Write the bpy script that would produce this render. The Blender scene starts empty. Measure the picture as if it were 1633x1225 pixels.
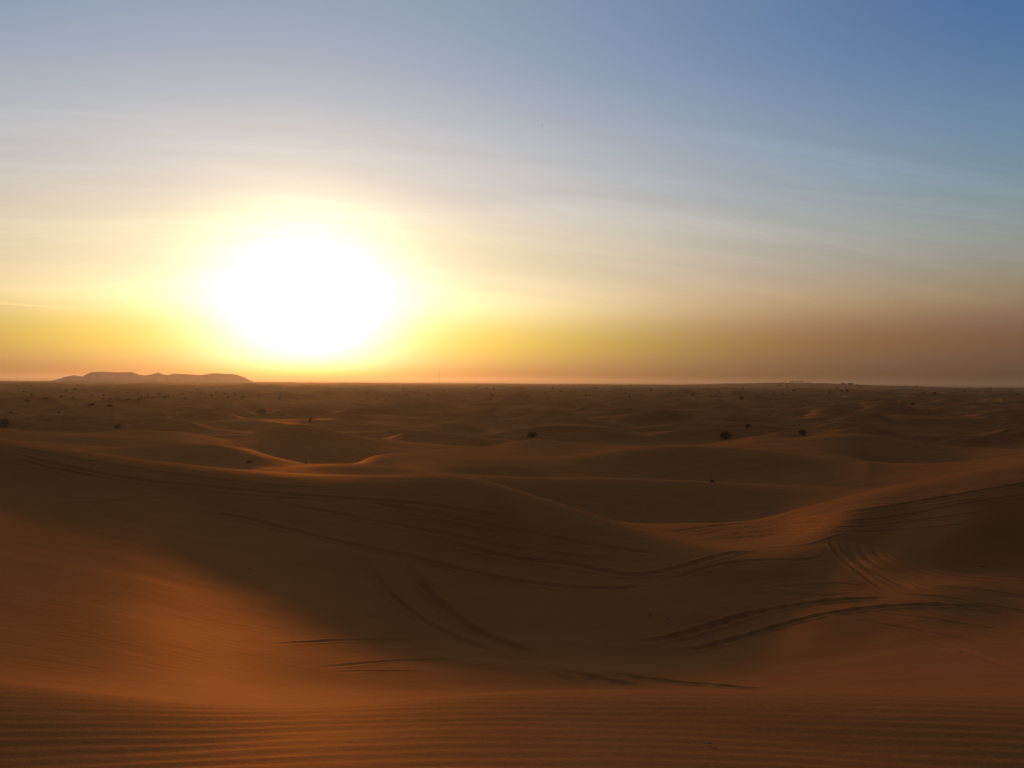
import bpy, math, random
import numpy as np
from mathutils import Matrix, Vector, Euler

SC = bpy.context.scene
COL = SC.collection

# ---------------------------------------------------------------- camera
W0, H0, FPX = 1633.0, 1225.0, 1234.0          # photograph size and focal length in its pixels
PITCH, ROLL = math.radians(-0.28), math.radians(0.39)
CF = Vector((0, math.cos(PITCH), math.sin(PITCH)))
CU0 = Vector((0, -math.sin(PITCH), math.cos(PITCH)))
CR0 = Vector((1, 0, 0))
CR = CR0*math.cos(ROLL) + CU0*math.sin(ROLL)
CU = CU0*math.cos(ROLL) - CR0*math.sin(ROLL)
cam = bpy.data.cameras.new('camera')
cam_ob = bpy.data.objects.new('camera', cam); COL.objects.link(cam_ob)
cam_ob.matrix_world = Matrix((CR, CU, -CF)).transposed().to_4x4()
cam.sensor_width = 36.0
cam.lens = 36.0*FPX/W0
cam.clip_start = 0.05; cam.clip_end = 200000.0
SC.camera = cam_ob
EYE = 1.72

# ---------------------------------------------------------------- sun, sky, exposure
SUN_AZ, SUN_EL = math.radians(-14.85), math.radians(5.63)
SUND = Vector((math.sin(SUN_AZ)*math.cos(SUN_EL), math.cos(SUN_AZ)*math.cos(SUN_EL), math.sin(SUN_EL)))
sl = bpy.data.lights.new('sun', 'SUN'); sl.energy = 1.12; sl.angle = math.radians(2.4); sl.color = (1.0, 0.46, 0.17)
so = bpy.data.objects.new('sun', sl); COL.objects.link(so)
so.rotation_euler = SUND.to_track_quat('Z', 'Y').to_euler()

SC.view_settings.view_transform = 'Standard'; SC.view_settings.look = 'None'
SC.view_settings.exposure = 0.0; SC.view_settings.gamma = 1.0
SC.render.engine = 'CYCLES'
SC.cycles.use_denoising = True
SC.cycles.use_adaptive_sampling = False; SC.cycles.volume_bounces = 0; SC.cycles.max_bounces = 6; SC.cycles.diffuse_bounces = 2

world = bpy.data.worlds.new('World'); SC.world = world; world.use_nodes = True
nt = world.node_tree; N = nt.nodes; LK = nt.links
def node(t, **kw):
    n = N.new(t)
    for k, v in kw.items(): setattr(n, k, v)
    return n
def inp(n, i, v):
    if isinstance(v, (int, float)): n.inputs[i].default_value = v
    elif isinstance(v, tuple): n.inputs[i].default_value = v
    else: LK.new(v, n.inputs[i])
def M(op, a, b=None, c=None, clamp=False):
    n = node('ShaderNodeMath', operation=op, use_clamp=clamp); inp(n, 0, a)
    if b is not None: inp(n, 1, b)
    if c is not None: inp(n, 2, c)
    return n.outputs[0]
def VM(op, a, b=None, s=None):
    n = node('ShaderNodeVectorMath', operation=op); inp(n, 0, a)
    if b is not None: inp(n, 1, b)
    if s is not None: inp(n, 3, s)
    return n
tc = node('ShaderNodeTexCoord')
dirv = VM('NORMALIZE', tc.outputs['Generated']).outputs[0]
sep = node('ShaderNodeSeparateXYZ'); LK.new(dirv, sep.inputs[0])
elev = M('MULTIPLY', M('ARCSINE', sep.outputs[2]), 180/math.pi)
dlt = VM('SUBTRACT', dirv, tuple(SUND)).outputs[0]
dls = VM('MULTIPLY', dlt, (1, 1, 1.3)).outputs[0]
chord = VM('LENGTH', dls).outputs[1]
theta = M('MULTIPLY', M('ARCSINE', M('MINIMUM', M('MULTIPLY', chord, 0.5), 1.0)), 360/math.pi)
STOPS = [0, 1.2, 2.5, 4, 5.5, 7.5, 10, 13, 17, 21, 27, 45, 90]
# air glow: colour over elevation (rows) for four widths of glow round the sun
SKY = [[[0.077, 0.055, 0.0], [0.158, 0.106, 0.088], [0.218, 0.107, 0.052], [0.3, 0.171, 0.12], [0.416, 0.342, 0.167], [0.362, 0.444, 0.379], [0.292, 0.499, 0.533], [0.158, 0.414, 0.615], [0.078, 0.314, 0.635], [0.011, 0.205, 0.614], [0.0, 0.155, 0.584]],
       [[0.191, 0.0, 0.0], [0.189, 0.042, 0.056], [0.136, 0.035, 0.0], [0.046, 0.0, 0.0], [0.045, 0.038, 0.05], [0.0, 0.0, 0.002], [0.022, 0.023, 0.0], [0.0, 0.0, 0.002], [0.0, 0.0, 0.0], [0.0, 0.0, 0.0], [0.001, 0.007, 0.0]],
       [[0.488, 0.0, 0.0], [0.399, 0.1, 0.141], [0.261, 0.097, 0.0], [0.09, 0.003, 0.0], [0.0, 0.0, 0.017], [0.0, 0.0, 0.002], [0.02, 0.028, 0.0], [0.0, 0.0, 0.0], [0.0, 0.0, 0.0], [0.0, 0.0, 0.0], [0.002, 0.0, 0.0]],
       [[0.806, 2.485, 0.0], [0.586, 1.845, 1.656], [0.34, 1.113, 1.919], [0.16, 0.487, 1.474], [0.142, 0.26, 1.128], [0.574, 0.626, 1.046], [1.204, 1.274, 0.9], [1.767, 1.849, 0.738], [2.327, 2.418, 0.576], [2.885, 2.984, 0.415], [3.443, 3.549, 0.253]],
       [[0.039, 0.0, 0.0], [0.257, 0.28, 0.0], [0.391, 0.506, 0.0], [0.382, 0.602, 0.081], [0.375, 0.715, 0.396], [0.05, 0.317, 0.145], [0.0, 0.103, 0.0], [0.0, 0.0, 0.0], [0.0, 0.0, 0.0], [0.0, 0.0, 0.0], [0.011, 0.0, 0.0]],
       [[0.0, 0.0, 0.0], [0.05, 0.0, 0.0], [0.092, 0.0, 0.0], [0.16, 0.0, 0.016], [0.374, 0.044, 0.022], [0.416, 0.024, 0.0], [0.531, 0.149, 0.0], [0.518, 0.222, 0.011], [0.487, 0.28, 0.001], [0.422, 0.296, 0.0], [0.365, 0.323, 0.0]]]
EXTRA = [[(0.29, 0.355, 0.455), (0.27, 0.27, 0.29)], [(0.5, 0.4, 0.0), (0.2, 0.15, 0.0)], [(0, 0, 0), (0, 0, 0)], [(0, 0, 0), (0, 0, 0)], [(0, 0, 0), (0, 0, 0)], [(0.05, 0.05, 0.05), (0, 0, 0)]]
emap = M('DIVIDE', elev, 90.0, clamp=True)
total = None
for k, (kind, sg) in enumerate([('e', 80.), ('e', 22.), ('e', 9.), ('g', 6.), ('g', 22.), ('g', 36.)]):
    rows = SKY[k] + [list(q) for q in EXTRA[k]]
    mx = max(max(r) for r in rows) + 1e-6
    cr = node('ShaderNodeValToRGB'); ramp = cr.color_ramp; ramp.interpolation = 'B_SPLINE'
    while len(ramp.elements) < len(STOPS): ramp.elements.new(0.5)
    for i, (st, r) in enumerate(zip(STOPS, rows)):
        ramp.elements[i].position = st/90.0
    for i, (st, r) in enumerate(zip(STOPS, rows)):
        ramp.elements[i].color = (r[0]/mx, r[1]/mx, r[2]/mx, 1)
    LK.new(emap, cr.inputs[0])
    q = M('DIVIDE', theta, sg)
    if kind == 'g': q = M('MULTIPLY', q, q)
    f = M('MULTIPLY', M('EXPONENT', M('MULTIPLY', q, -1.0)), mx)
    v = VM('SCALE', cr.outputs[0], s=f).outputs[0]
    total = v if total is None else VM('ADD', total, v).outputs[0]
# thin cirrus veils, laid out by sky direction
xx, zz = sep.outputs[0], sep.outputs[2]
cv = node('ShaderNodeCombineXYZ')
LK.new(M('MULTIPLY', xx, 2.6), cv.inputs[0])
LK.new(M('ADD', M('MULTIPLY', zz, 36.0), M('MULTIPLY', xx, M('MULTIPLY', M('ADD', xx, 0.5), 7.0))), cv.inputs[1])
cn = node('ShaderNodeTexNoise'); cn.inputs['Scale'].default_value = 1.0; cn.inputs['Detail'].default_value = 7.0
cn.inputs['Roughness'].default_value = 0.62; cn.inputs['Distortion'].default_value = 0.6
LK.new(cv.outputs[0], cn.inputs['Vector'])
cl = M('MULTIPLY', M('SUBTRACT', M('POWER', M('MULTIPLY', cn.outputs[0], 1.25), 3.0), 0.24), 0.29)
band = M('MULTIPLY', M('SMOOTH_MIN', M('DIVIDE', elev, 4.0), 1.0, 0.5), M('EXPONENT', M('MULTIPLY', M('POWER', M('DIVIDE', M('SUBTRACT', elev, 10.5), 7.5), 2.0), -1.0)))
cfac = M('ADD', M('MULTIPLY', cl, M('MAXIMUM', band, 0.0)), 1.0)
def contrail(x0, z0, x1, z1, w, amp):   # a faint streak between two sky directions
    t = M('DIVIDE', M('SUBTRACT', xx, x0), x1-x0)
    d = M('SUBTRACT', zz, M('ADD', M('MULTIPLY', t, z1-z0), z0))
    g = M('EXPONENT', M('MULTIPLY', M('POWER', M('DIVIDE', d, w), 2.0), -1.0))
    fade = M('MULTIPLY', M('MULTIPLY', M('SUBTRACT', 1.15, t), 1.0, clamp=True), M('MULTIPLY', M('ADD', t, 1.0), 1.0, clamp=True))
    front = M('GREATER_THAN', sep.outputs[1], 0.0)
    return M('MULTIPLY', M('MULTIPLY', M('MULTIPLY', g, fade), front), amp)
cfac = M('ADD', cfac, contrail(-0.55, 0.079, -0.47, 0.0765, 0.0012, 0.16))
nish = node('ShaderNodeTexSky'); nish.sky_type = 'NISHITA'; nish.sun_disc = False
nish.sun_elevation = SUN_EL; nish.sun_rotation = SUN_AZ
nish.dust_density = 2.0; nish.altitude = 50
total = VM('SCALE', total, s=cfac).outputs[0]
bg1 = N['Background']; bg1.inputs[1].default_value = 1.0; LK.new(total, bg1.inputs[0])
bg2 = node('ShaderNodeBackground'); bg2.inputs[1].default_value = 0.01; LK.new(nish.outputs[0], bg2.inputs[0])
ad = node('ShaderNodeAddShader'); LK.new(bg1.outputs[0], ad.inputs[0]); LK.new(bg2.outputs[0], ad.inputs[1])
LK.new(ad.outputs[0], N['World Output'].inputs['Surface'])
world.cycles.sampling_method = 'MANUAL'; world.cycles.sample_map_resolution = 1024

# ---------------------------------------------------------------- helpers
rng = np.random.default_rng(7); random.seed(7)
aCF, aCR, aCU = np.array(CF), np.array(CR), np.array(CU)
def pix(x, y):
    """sight line of a pixel of the photograph as azimuth and slope"""
    d = aCF + aCR*(x-W0/2)/FPX - aCU*(y-H0/2)/FPX
    return math.atan2(d[0], d[1]), d[2]/math.hypot(d[0], d[1])
def tag(o, label=None, cat=None, group=None, kind=None):
    if label: o['label'] = label
    if cat: o['category'] = cat
    if group: o['group'] = group
    if kind: o['kind'] = kind
    return o
def sstep(a, b, x):
    t = np.clip((x-a)/(b-a), 0, 1); return t*t*(3-2*t)

def _hash(ix, iy, seed):
    h = (ix*374761393 + iy*668265263 + seed*974634777) & 0xffffffff
    h = ((h ^ (h >> 13))*1274126177) & 0xffffffff
    return h ^ (h >> 16)
def gnoise(x, y, seed=0):
    """gradient noise, about -1..1"""
    x0 = np.floor(x).astype(np.int64); y0 = np.floor(y).astype(np.int64)
    fx = (x-x0); fy = (y-y0)
    u = fx*fx*fx*(fx*(fx*6-15)+10); v = fy*fy*fy*(fy*(fy*6-15)+10)
    def g(dx, dy):
        a = _hash(x0+dx, y0+dy, seed).astype(np.float64)*(2*math.pi/4294967296.0)
        return np.cos(a)*(fx-dx) + np.sin(a)*(fy-dy)
    a = g(0, 0); b = g(1, 0); c = g(0, 1); d = g(1, 1)
    return 1.5*((a*(1-u)+b*u)*(1-v) + (c*(1-u)+d*u)*v)

# ---------------------------------------------------------------- dune terrain
# crest and trough lines of the near dunes: (photo x, photo y, distance in metres) along each line
LAYERS = [
 # camera dune brink
 [(-400,1070,4.3),(0,1088,4.3),(200,1110,4.3),(350,1122,4.3),(500,1122,4.3),(650,1114,4.3),(820,1103,4.3),(1200,1103,4.3),(1633,1107,4.3),(2100,1112,4.3)],
 # dip behind the brink
 [(-400,1074,7),(0,1092,7),(350,1124,7),(500,1124,7),(650,1120,7),(820,1122,7),(1200,1128,7),(1633,1130,7),(2100,1130,7)],
 # bowl floor coming back into view
 [(-400,1060,14),(0,1075,14),(200,1085,14),(350,1094,14),(500,1100,15),(650,1102,16),(820,1104,17),(1200,1105,17.5),(1633,1109,17.5),(2100,1112,17.5)],
 [(-400,1000,18),(0,1000,18.5),(200,1010,18.5),(350,1030,18.7),(500,1048,19),(700,1062,19.7),(900,1070,20.4),(1100,1072,21.2),(1300,1062,22.7),(1450,1040,24),(1633,1040,24),(2100,1040,24)],
 # toe of the shaded face
 [(-400,820,27),(0,855,29.5),(200,880,29),(350,915,27.8),(500,948,26.2),(700,1022,24.3),(900,1048,23.2),(1100,1050,24),(1200,1020,26),(1300,985,27.5),(1400,955,29.5),(1500,937,31),(1633,928,34.5),(2100,905,47)],
 # middle of the face
 [(-400,740,36),(0,772,40),(200,790,37.5),(350,830,35.5),(500,862,32.5),(700,905,31),(900,935,30),(1100,960,28.5),(1200,945,30),(1300,925,31.8),(1350,912,33.2),(1400,905,34.3),(1480,907,35.2),(1550,908,36.5),(1633,901,39),(2100,880,52)],
 # first crest on the left, foot of the right-hand dune
 [(-400,640,56),(0,703,47.9),(200,729,45.4),(300,741,44.7),(400,750,44.2),(500,756,43.5),(600,758,42.7),(700,757,41.5),(760,764,41),(850,789,40),(950,821,39),(1050,852,37.5),(1150,875,35.2),(1250,886,34.3),(1300,884,35.3),(1350,877,37),(1400,865,38.7),(1450,850,39.8),(1550,833,41.3),(1633,815,45),(2100,780,58)],
 # behind it / brink of the right-hand dune
 [(-400,650,62),(0,711,58),(400,757,54),(700,766,52),(850,796,50),(950,823,47),(1050,853,44.5),(1150,868,42.5),(1250,853,43.5),(1300,838,42.5),(1350,819,42.5),(1450,797,44.8),(1550,777,47.8),(1633,760,51),(2100,700,62)],
 # crest of the right-hand dune
 [(-400,652,66),(0,714,63.5),(400,760,61),(700,768,60),(850,800,57),(950,827,56),(1000,833,55),(1100,834,54),(1200,829,52.5),(1300,805,50.5),(1420,776,51),(1500,761,53),(1633,738,57.5),(2100,670,66)],
 # foot of the second dune
 [(-400,654,71),(0,714,68),(400,761,66),(560,764,66),(700,769,64),(800,800,64),(900,826,64),(1000,838,64),(1200,835,64),(1300,812,66),(1420,785,68),(1633,750,72),(2100,690,75)],
 # second crest
 [(-400,656,80),(0,712,78),(300,748,76),(400,752,76),(440,747,76),(480,742,76),(560,739.5,76),(620,742,76),(660,749,76),(700,754,76),(760,757,76),(820,760,76),(900,762,77),(1000,763,78),(1100,766,78),(1200,771,79),(1300,775,80),(1420,778,82),(1520,772,84),(1633,752,86),(2100,690,86)],
 [(-400,658,92),(0,712,92),(400,754,92),(560,748,92),(660,753,92),(760,760,92),(1000,768,92),(1200,776,92),(1420,781,93),(1520,768,94),(1633,752,95),(2100,692,95)],
 [(-400,660,102),(0,712,102),(400,752,102),(560,751,102),(620,752,100),(660,748,99),(710,743.5,98),(760,742.5,98),(820,744,98),(880,753,98),(1000,766,99),(1200,773,99),(1300,770,99),(1420,766,99),(1520,760,99),(1633,745,101),(2100,690,102)],
 # third crest
 [(-400,690,118),(0,709,118),(120,721,118),(200,713,118),(240,709,118),(290,706,118),(350,709,118),(400,720,118),(450,733,118),(520,744,118),(560,742,118),(590,728,118),(640,722,118),(700,720,118),(800,722,118),(850,726,118),(900,727,118),(940,724,118),(1000,716,118),(1050,712,118),(1120,712,118),(1200,716,118),(1300,729,118),(1400,737,118),(1500,738.5,118),(1560,735,118),(1633,726,118),(2100,690,118)],
 [(-400,696,140),(0,712,140),(200,717,140),(290,711,140),(370,716,140),(450,733,140),(560,740,140),(640,728,140),(800,727,140),(900,731,140),(1050,718,140),(1150,718,140),(1200,717,140),(1250,716.5,140),(1300,718,140),(1350,725,140),(1400,741,140),(1500,743,140),(1633,731,140),(2100,695,140)],
 # fourth crest with the pointed dune
 [(-400,680,170),(0,684,170),(60,690,170),(120,692,170),(180,688,170),(240,686.5,170),(290,689,170),(340,698,170),(370,702,170),(400,692,170),(440,681,170),(475,676.5,170),(510,681,170),(560,693,170),(610,700,170),(650,704,170),(720,709,170),(780,713,170),(820,706,170),(850,700,170),(880,703,170),(920,709,170),(980,711,170),(1050,710,170),(1133,707.5,170),(1165,703,170),(1215,694.5,170),(1260,698,170),(1320,693,170),(1380,692,170),(1430,700,170),(1480,709,170),(1560,716,170),(1633,716,170),(2100,690,170)],
 [(-400,688,200),(0,690,200),(180,694,200),(340,703,200),(475,694,200),(560,699,200),(720,713,200),(850,706,200),(1133,711,200),(1250,703,200),(1380,699,200),(1480,713,200),(1633,720,200),(2100,700,200)],
]
AZF = math.radians(44)
az_f = np.linspace(-AZF, AZF, 1150)
az_c = np.concatenate([np.linspace(AZF, math.radians(75), 60)[1:], np.linspace(math.radians(75), math.radians(180), 60)[1:]])
AZ = np.concatenate([-az_c[::-1], az_f, az_c])          # -180..180, first and last coincide
def geo(a, b, r): return np.exp(np.arange(math.log(a), math.log(b), r))
RAD = np.concatenate([geo(.15, 2.5, .012), geo(2.5, 6, .002), geo(6, 12, .004), geo(12, 62, .0018), geo(62, 220, .003), geo(220, 3200, .0042), geo(3200, 9000, .012), geo(9000, 45000, .05)])
NA, NR = len(AZ), len(RAD)

def smooth1(v, s):
    k = np.exp(-0.5*(np.arange(-3*s, 3*s+1)/s)**2); k /= k.sum()
    return np.convolve(np.pad(v, 3*s, mode='edge'), k, mode='valid')
def cubic(xs, ys, x):
    """Catmull-style cubic through unevenly spaced points, flat ends"""
    xs = np.array(xs); ys = np.array(ys); h = np.diff(xs); dl = np.diff(ys)/h
    m = np.zeros(len(xs)); m[1:-1] = (dl[:-1]*h[1:] + dl[1:]*h[:-1])/(h[1:]+h[:-1]); m[0] = dl[0]; m[-1] = dl[-1]
    xc = np.clip(x, xs[0], xs[-1]); i = np.clip(np.searchsorted(xs, xc, side='right')-1, 0, len(xs)-2)
    t = (xc-xs[i])/h[i]
    return ((1+2*t)*(1-t)**2)*ys[i] + t*(1-t)**2*h[i]*m[i] + t*t*(3-2*t)*ys[i+1] + t*t*(t-1)*h[i]*m[i+1]
near_d = [1.2, 1.6, 2.1, 2.7, 3.2, 3.6]
ND, NS = [], []
for d in near_d:
    ND.append(np.full(NA, math.log(d))); NS.append(np.full(NA, -EYE/d))
for li, L in enumerate(LAYERS):
    q = [pix(x, y)+(d,) for x, y, d in L]
    if li == 0: q = [(a_, s_, 1.76/-s_) for a_, s_, d_ in q]          # one level edge, nearer or farther
    a = [t[0] for t in q]
    ND.append(smooth1(np.log(cubic(a, [t[2] for t in q], AZ)), 4)); NS.append(smooth1(cubic(a, [t[1] for t in q], AZ), 3))
brink = NS[len(near_d)]
for j, d in enumerate(near_d):      # the ground under the camera slopes very gently down to the brink
    NS[j] = np.full(NA, (-1.69 + 0.12*(4.2-max(d, 2.6)))/d)
PLAIN = -13.0
def plain_level(r, x, y):
    z = PLAIN - 27*sstep(2450, 3300, r) + 1.0*np.exp(-((r-2350)/250)**2)
    # a far low rise that carries the trees on the skyline
    a, _ = pix(1262, 610); cx, cy = 2480*math.sin(a), 2480*math.cos(a)
    z = z + 9.5*np.exp(-(((x-cx)/260)**2 + ((y-cy)/260)**2)) + 4*sstep(3300, 6000, r)*gnoise(x/900, y/900, 31)
    return z
def dunes(x, y):
    # steep towards the camera, gentle on the windward far side
    h = dunes0(x, y)*0.7
    h = dunes0(x, y + 2.6*h)*0.85
    return dunes0(x, y + 3.0*h)
def dunes0(x, y):
    wx = x + 20*gnoise(x/65, y/65, 3); wy = y + 14*gnoise(x/52, y/52, 4)
    amp = 0.95 + 0.6*gnoise(x/260, y/200, 9)
    def crests(n, e): return np.clip(1-np.sqrt(n*n+e)*1.9, -0.4, 1)
    r1 = crests(gnoise(wx/54, wy/33, 5), 0.022)
    r2 = crests(gnoise(wx/28+7, wy/17, 6), 0.018)
    r3 = crests(gnoise(wx/13+3, wy/8, 7), 0.0045)
    n3 = gnoise(x/150, y/110, 8)
    m2 = 0.6+0.5*gnoise(x/120+5, y/90, 10)
    return amp*(3.0*r1*np.abs(r1) + 1.6*m2*r2*np.abs(r2)*(0.7+0.3*r1) + 0.7*m2*r3*np.abs(r3)*(1-sstep(400, 900, np.hypot(x, y)))) + 1.6*n3 - 0.9
lr = np.log(RAD)
nd = np.array(ND); ns = np.array(NS)          # (K, NA)
# far end nodes handled by blending to the open dune field
S = np.empty((NR, NA)); NN = len(near_d)
CREST = np.full(30, 0.75); CREST[:9] = 0.0; CREST[9:12] = 0.5      # how sharply the near side of each crest breaks off
for j in range(NA):
    xs = nd[:, j]; ys = ns[:, j]; h = np.diff(xs); dl = np.diff(ys)/h
    m = np.zeros(len(xs))
    same = dl[:-1]*dl[1:] > 0
    w1 = 2*h[1:]+h[:-1]; w2 = h[1:]+2*h[:-1]
    with np.errstate(divide='ignore', invalid='ignore'):
        mm = (w1+w2)/(w1/dl[:-1]+w2/dl[1:])
    m[1:-1] = np.where(same, mm, 0); m[0] = dl[0]; m[-1] = dl[-1]
    mi = m.copy()                                  # slope arriving at a line (m: slope leaving it)
    crest = np.zeros(len(xs), bool); crest[1:-1] = (dl[:-1] > 0) & (dl[1:] < 0)
    kk = np.where(crest)[0]; kk = kk[kk > NN]
    wq = sstep(0.0, 0.05, np.minimum(dl[kk-1], -dl[kk]))   # eases in as a crest grows out of the slope
    mi[kk] = wq*CREST[kk-NN]*dl[kk-1]; m[kk] = wq*0.25*dl[kk]
    xc = np.clip(lr, xs[0], xs[-1]); i = np.clip(np.searchsorted(xs, xc, side='right')-1, 0, len(xs)-2)
    t = (xc-xs[i])/h[i]; hh = h[i]
    S[:, j] = ((1+2*t)*(1-t)**2)*ys[i] + t*(1-t)**2*hh*m[i] + t*t*(3-2*t)*ys[i+1] + t*t*(t-1)*hh*mi[i+1]
R2 = RAD[:, None]; A2 = AZ[None, :]
X = R2*np.sin(A2); Y = R2*np.cos(A2)
Z = S*R2
Z = np.where(R2 < 1.2, -1.498, Z)
SK = np.exp(-0.5*(np.arange(-6, 7)/2.5)**2); SK /= SK.sum()          # soften the profile between the lines
i0, i1 = np.searchsorted(RAD, 7.0), np.searchsorted(RAD, 210.0)
Zs = sum(k*Z[i0+o:i1+o] for k, o in zip(SK, range(-6, 7))); Z[i0:i1] = Zs
# sides and rear of the camera dune: falls away to the plain
gen = -EYE - 11.3*sstep(math.log(5), math.log(160), np.log(R2)) + 1.5*sstep(8, 60, R2)*gnoise(X/34+3, Y/26, 12)
wside = sstep(math.radians(43), math.radians(62), np.abs(A2))*np.ones_like(Z)
Z = Z*(1-wside) + gen*wside
wfar = sstep(math.log(175), math.log(250), np.log(R2))
ZF = plain_level(R2, X, Y) + dunes(X, Y)*(1-0.6*sstep(6000, 20000, R2))
Z = Z + 0.10*sstep(140, 170, R2)*(1-wfar)*(ZF-PLAIN)
Z = Z*(1-wfar) + ZF*wfar
del ZF, gen
# individual crescent dunes of the middle distance: long windward backs, short slip faces towards the camera
CD = np.zeros(Z.shape, np.float32)
def crescent(cr, ca, h, L, Lw, Ls, rot, curv):
    cx, cy = cr*math.sin(ca), cr*math.cos(ca)
    ext = L+Lw
    i0, i1 = np.searchsorted(RAD, cr-ext), np.searchsorted(RAD, cr+ext)
    j0, j1 = np.searchsorted(AZ, ca-ext/cr), np.searchsorted(AZ, ca+ext/cr)
    dx, dy = X[i0:i1, j0:j1]-cx, Y[i0:i1, j0:j1]-cy
    th = -ca+rot; c, s_ = math.cos(th), math.sin(th)
    u = dx*c + dy*s_; v = -dx*s_ + dy*c
    wob = 0.10*L*gnoise(u/(0.45*L), u*0+cr, 90)
    v = v - (curv*u*u/L + wob)
    H = h*np.clip(1-(u/L)**2, 0, 1)**1.5
    t = np.clip(v/Lw, 0, 1); q = np.clip(-v/(Ls*(0.35+0.65*H/h)), 0, 1)
    f = np.where(v > 0, (1-t)**2*(1+2*t), (1-q)**2*(1+0.9*q))
    CD[i0:i1, j0:j1] = np.maximum(CD[i0:i1, j0:j1], H*f)
for k in range(1500):
    cr = rng.uniform(178**1.75, 1300**1.75)**(1/1.75); ca = rng.uniform(-math.radians(46), math.radians(46))
    g = rng.uniform(0.6, 1.3)*(0.72+0.38*min(1, cr/600))
    crescent(cr, ca, 2.8*g, rng.uniform(13, 27)*g, rng.uniform(13, 22)*g, rng.uniform(5.5, 8)*g, rng.normal(0, 0.38), rng.uniform(-0.15, 0.35))
Z += CD; del CD
# small natural unevenness
mid = sstep(9, 25, R2)
Z += mid*(0.025*gnoise(X/4.1, Y/2.7, 21) + 0.007*gnoise(X/1.3, Y/0.8, 22)) + sstep(60, 140, R2)*0.25*gnoise(X/17, Y/9, 23)
ZB = Z.copy()
def ray_hit(px, py):
    """first point of the terrain on the sight line of a photo pixel"""
    a, s = pix(px, py)
    f = np.interp(a, AZ, np.arange(NA)); j = int(f); t = f-j
    prof = (ZB[:, j]*(1-t) + ZB[:, min(j+1, NA-1)]*t)
    sl_ = prof/RAD
    k = np.argmax((sl_ >= s) & (RAD > 2.0))
    if sl_[k] < s or RAD[k] <= 2.0:
        lim = RAD < 12000
        k = int(np.argmax(np.where(lim & (RAD > 300), sl_, -9)))
        d = RAD[k]; return Vector((d*math.sin(a), d*math.cos(a), prof[k])), d
    q = 0 if k == 0 else (s-sl_[k-1])/max(1e-9, sl_[k]-sl_[k-1])
    d = RAD[k-1]*(1-q)+RAD[k]*q
    return Vector((d*math.sin(a), d*math.cos(a), prof[k-1]*(1-q)+prof[k]*q)), d
def ground_z(x, y):
    r = math.hypot(x, y); a = math.atan2(x, y)
    fi = np.interp(r, RAD, np.arange(NR)); fj = np.interp(a, AZ, np.arange(NA))
    i = min(int(fi), NR-2); j = min(int(fj), NA-2); u = fi-i; v = fj-j
    return float((Z[i, j]*(1-u)+Z[i+1, j]*u)*(1-v) + (Z[i, j+1]*(1-u)+Z[i+1, j+1]*u)*v)

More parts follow.
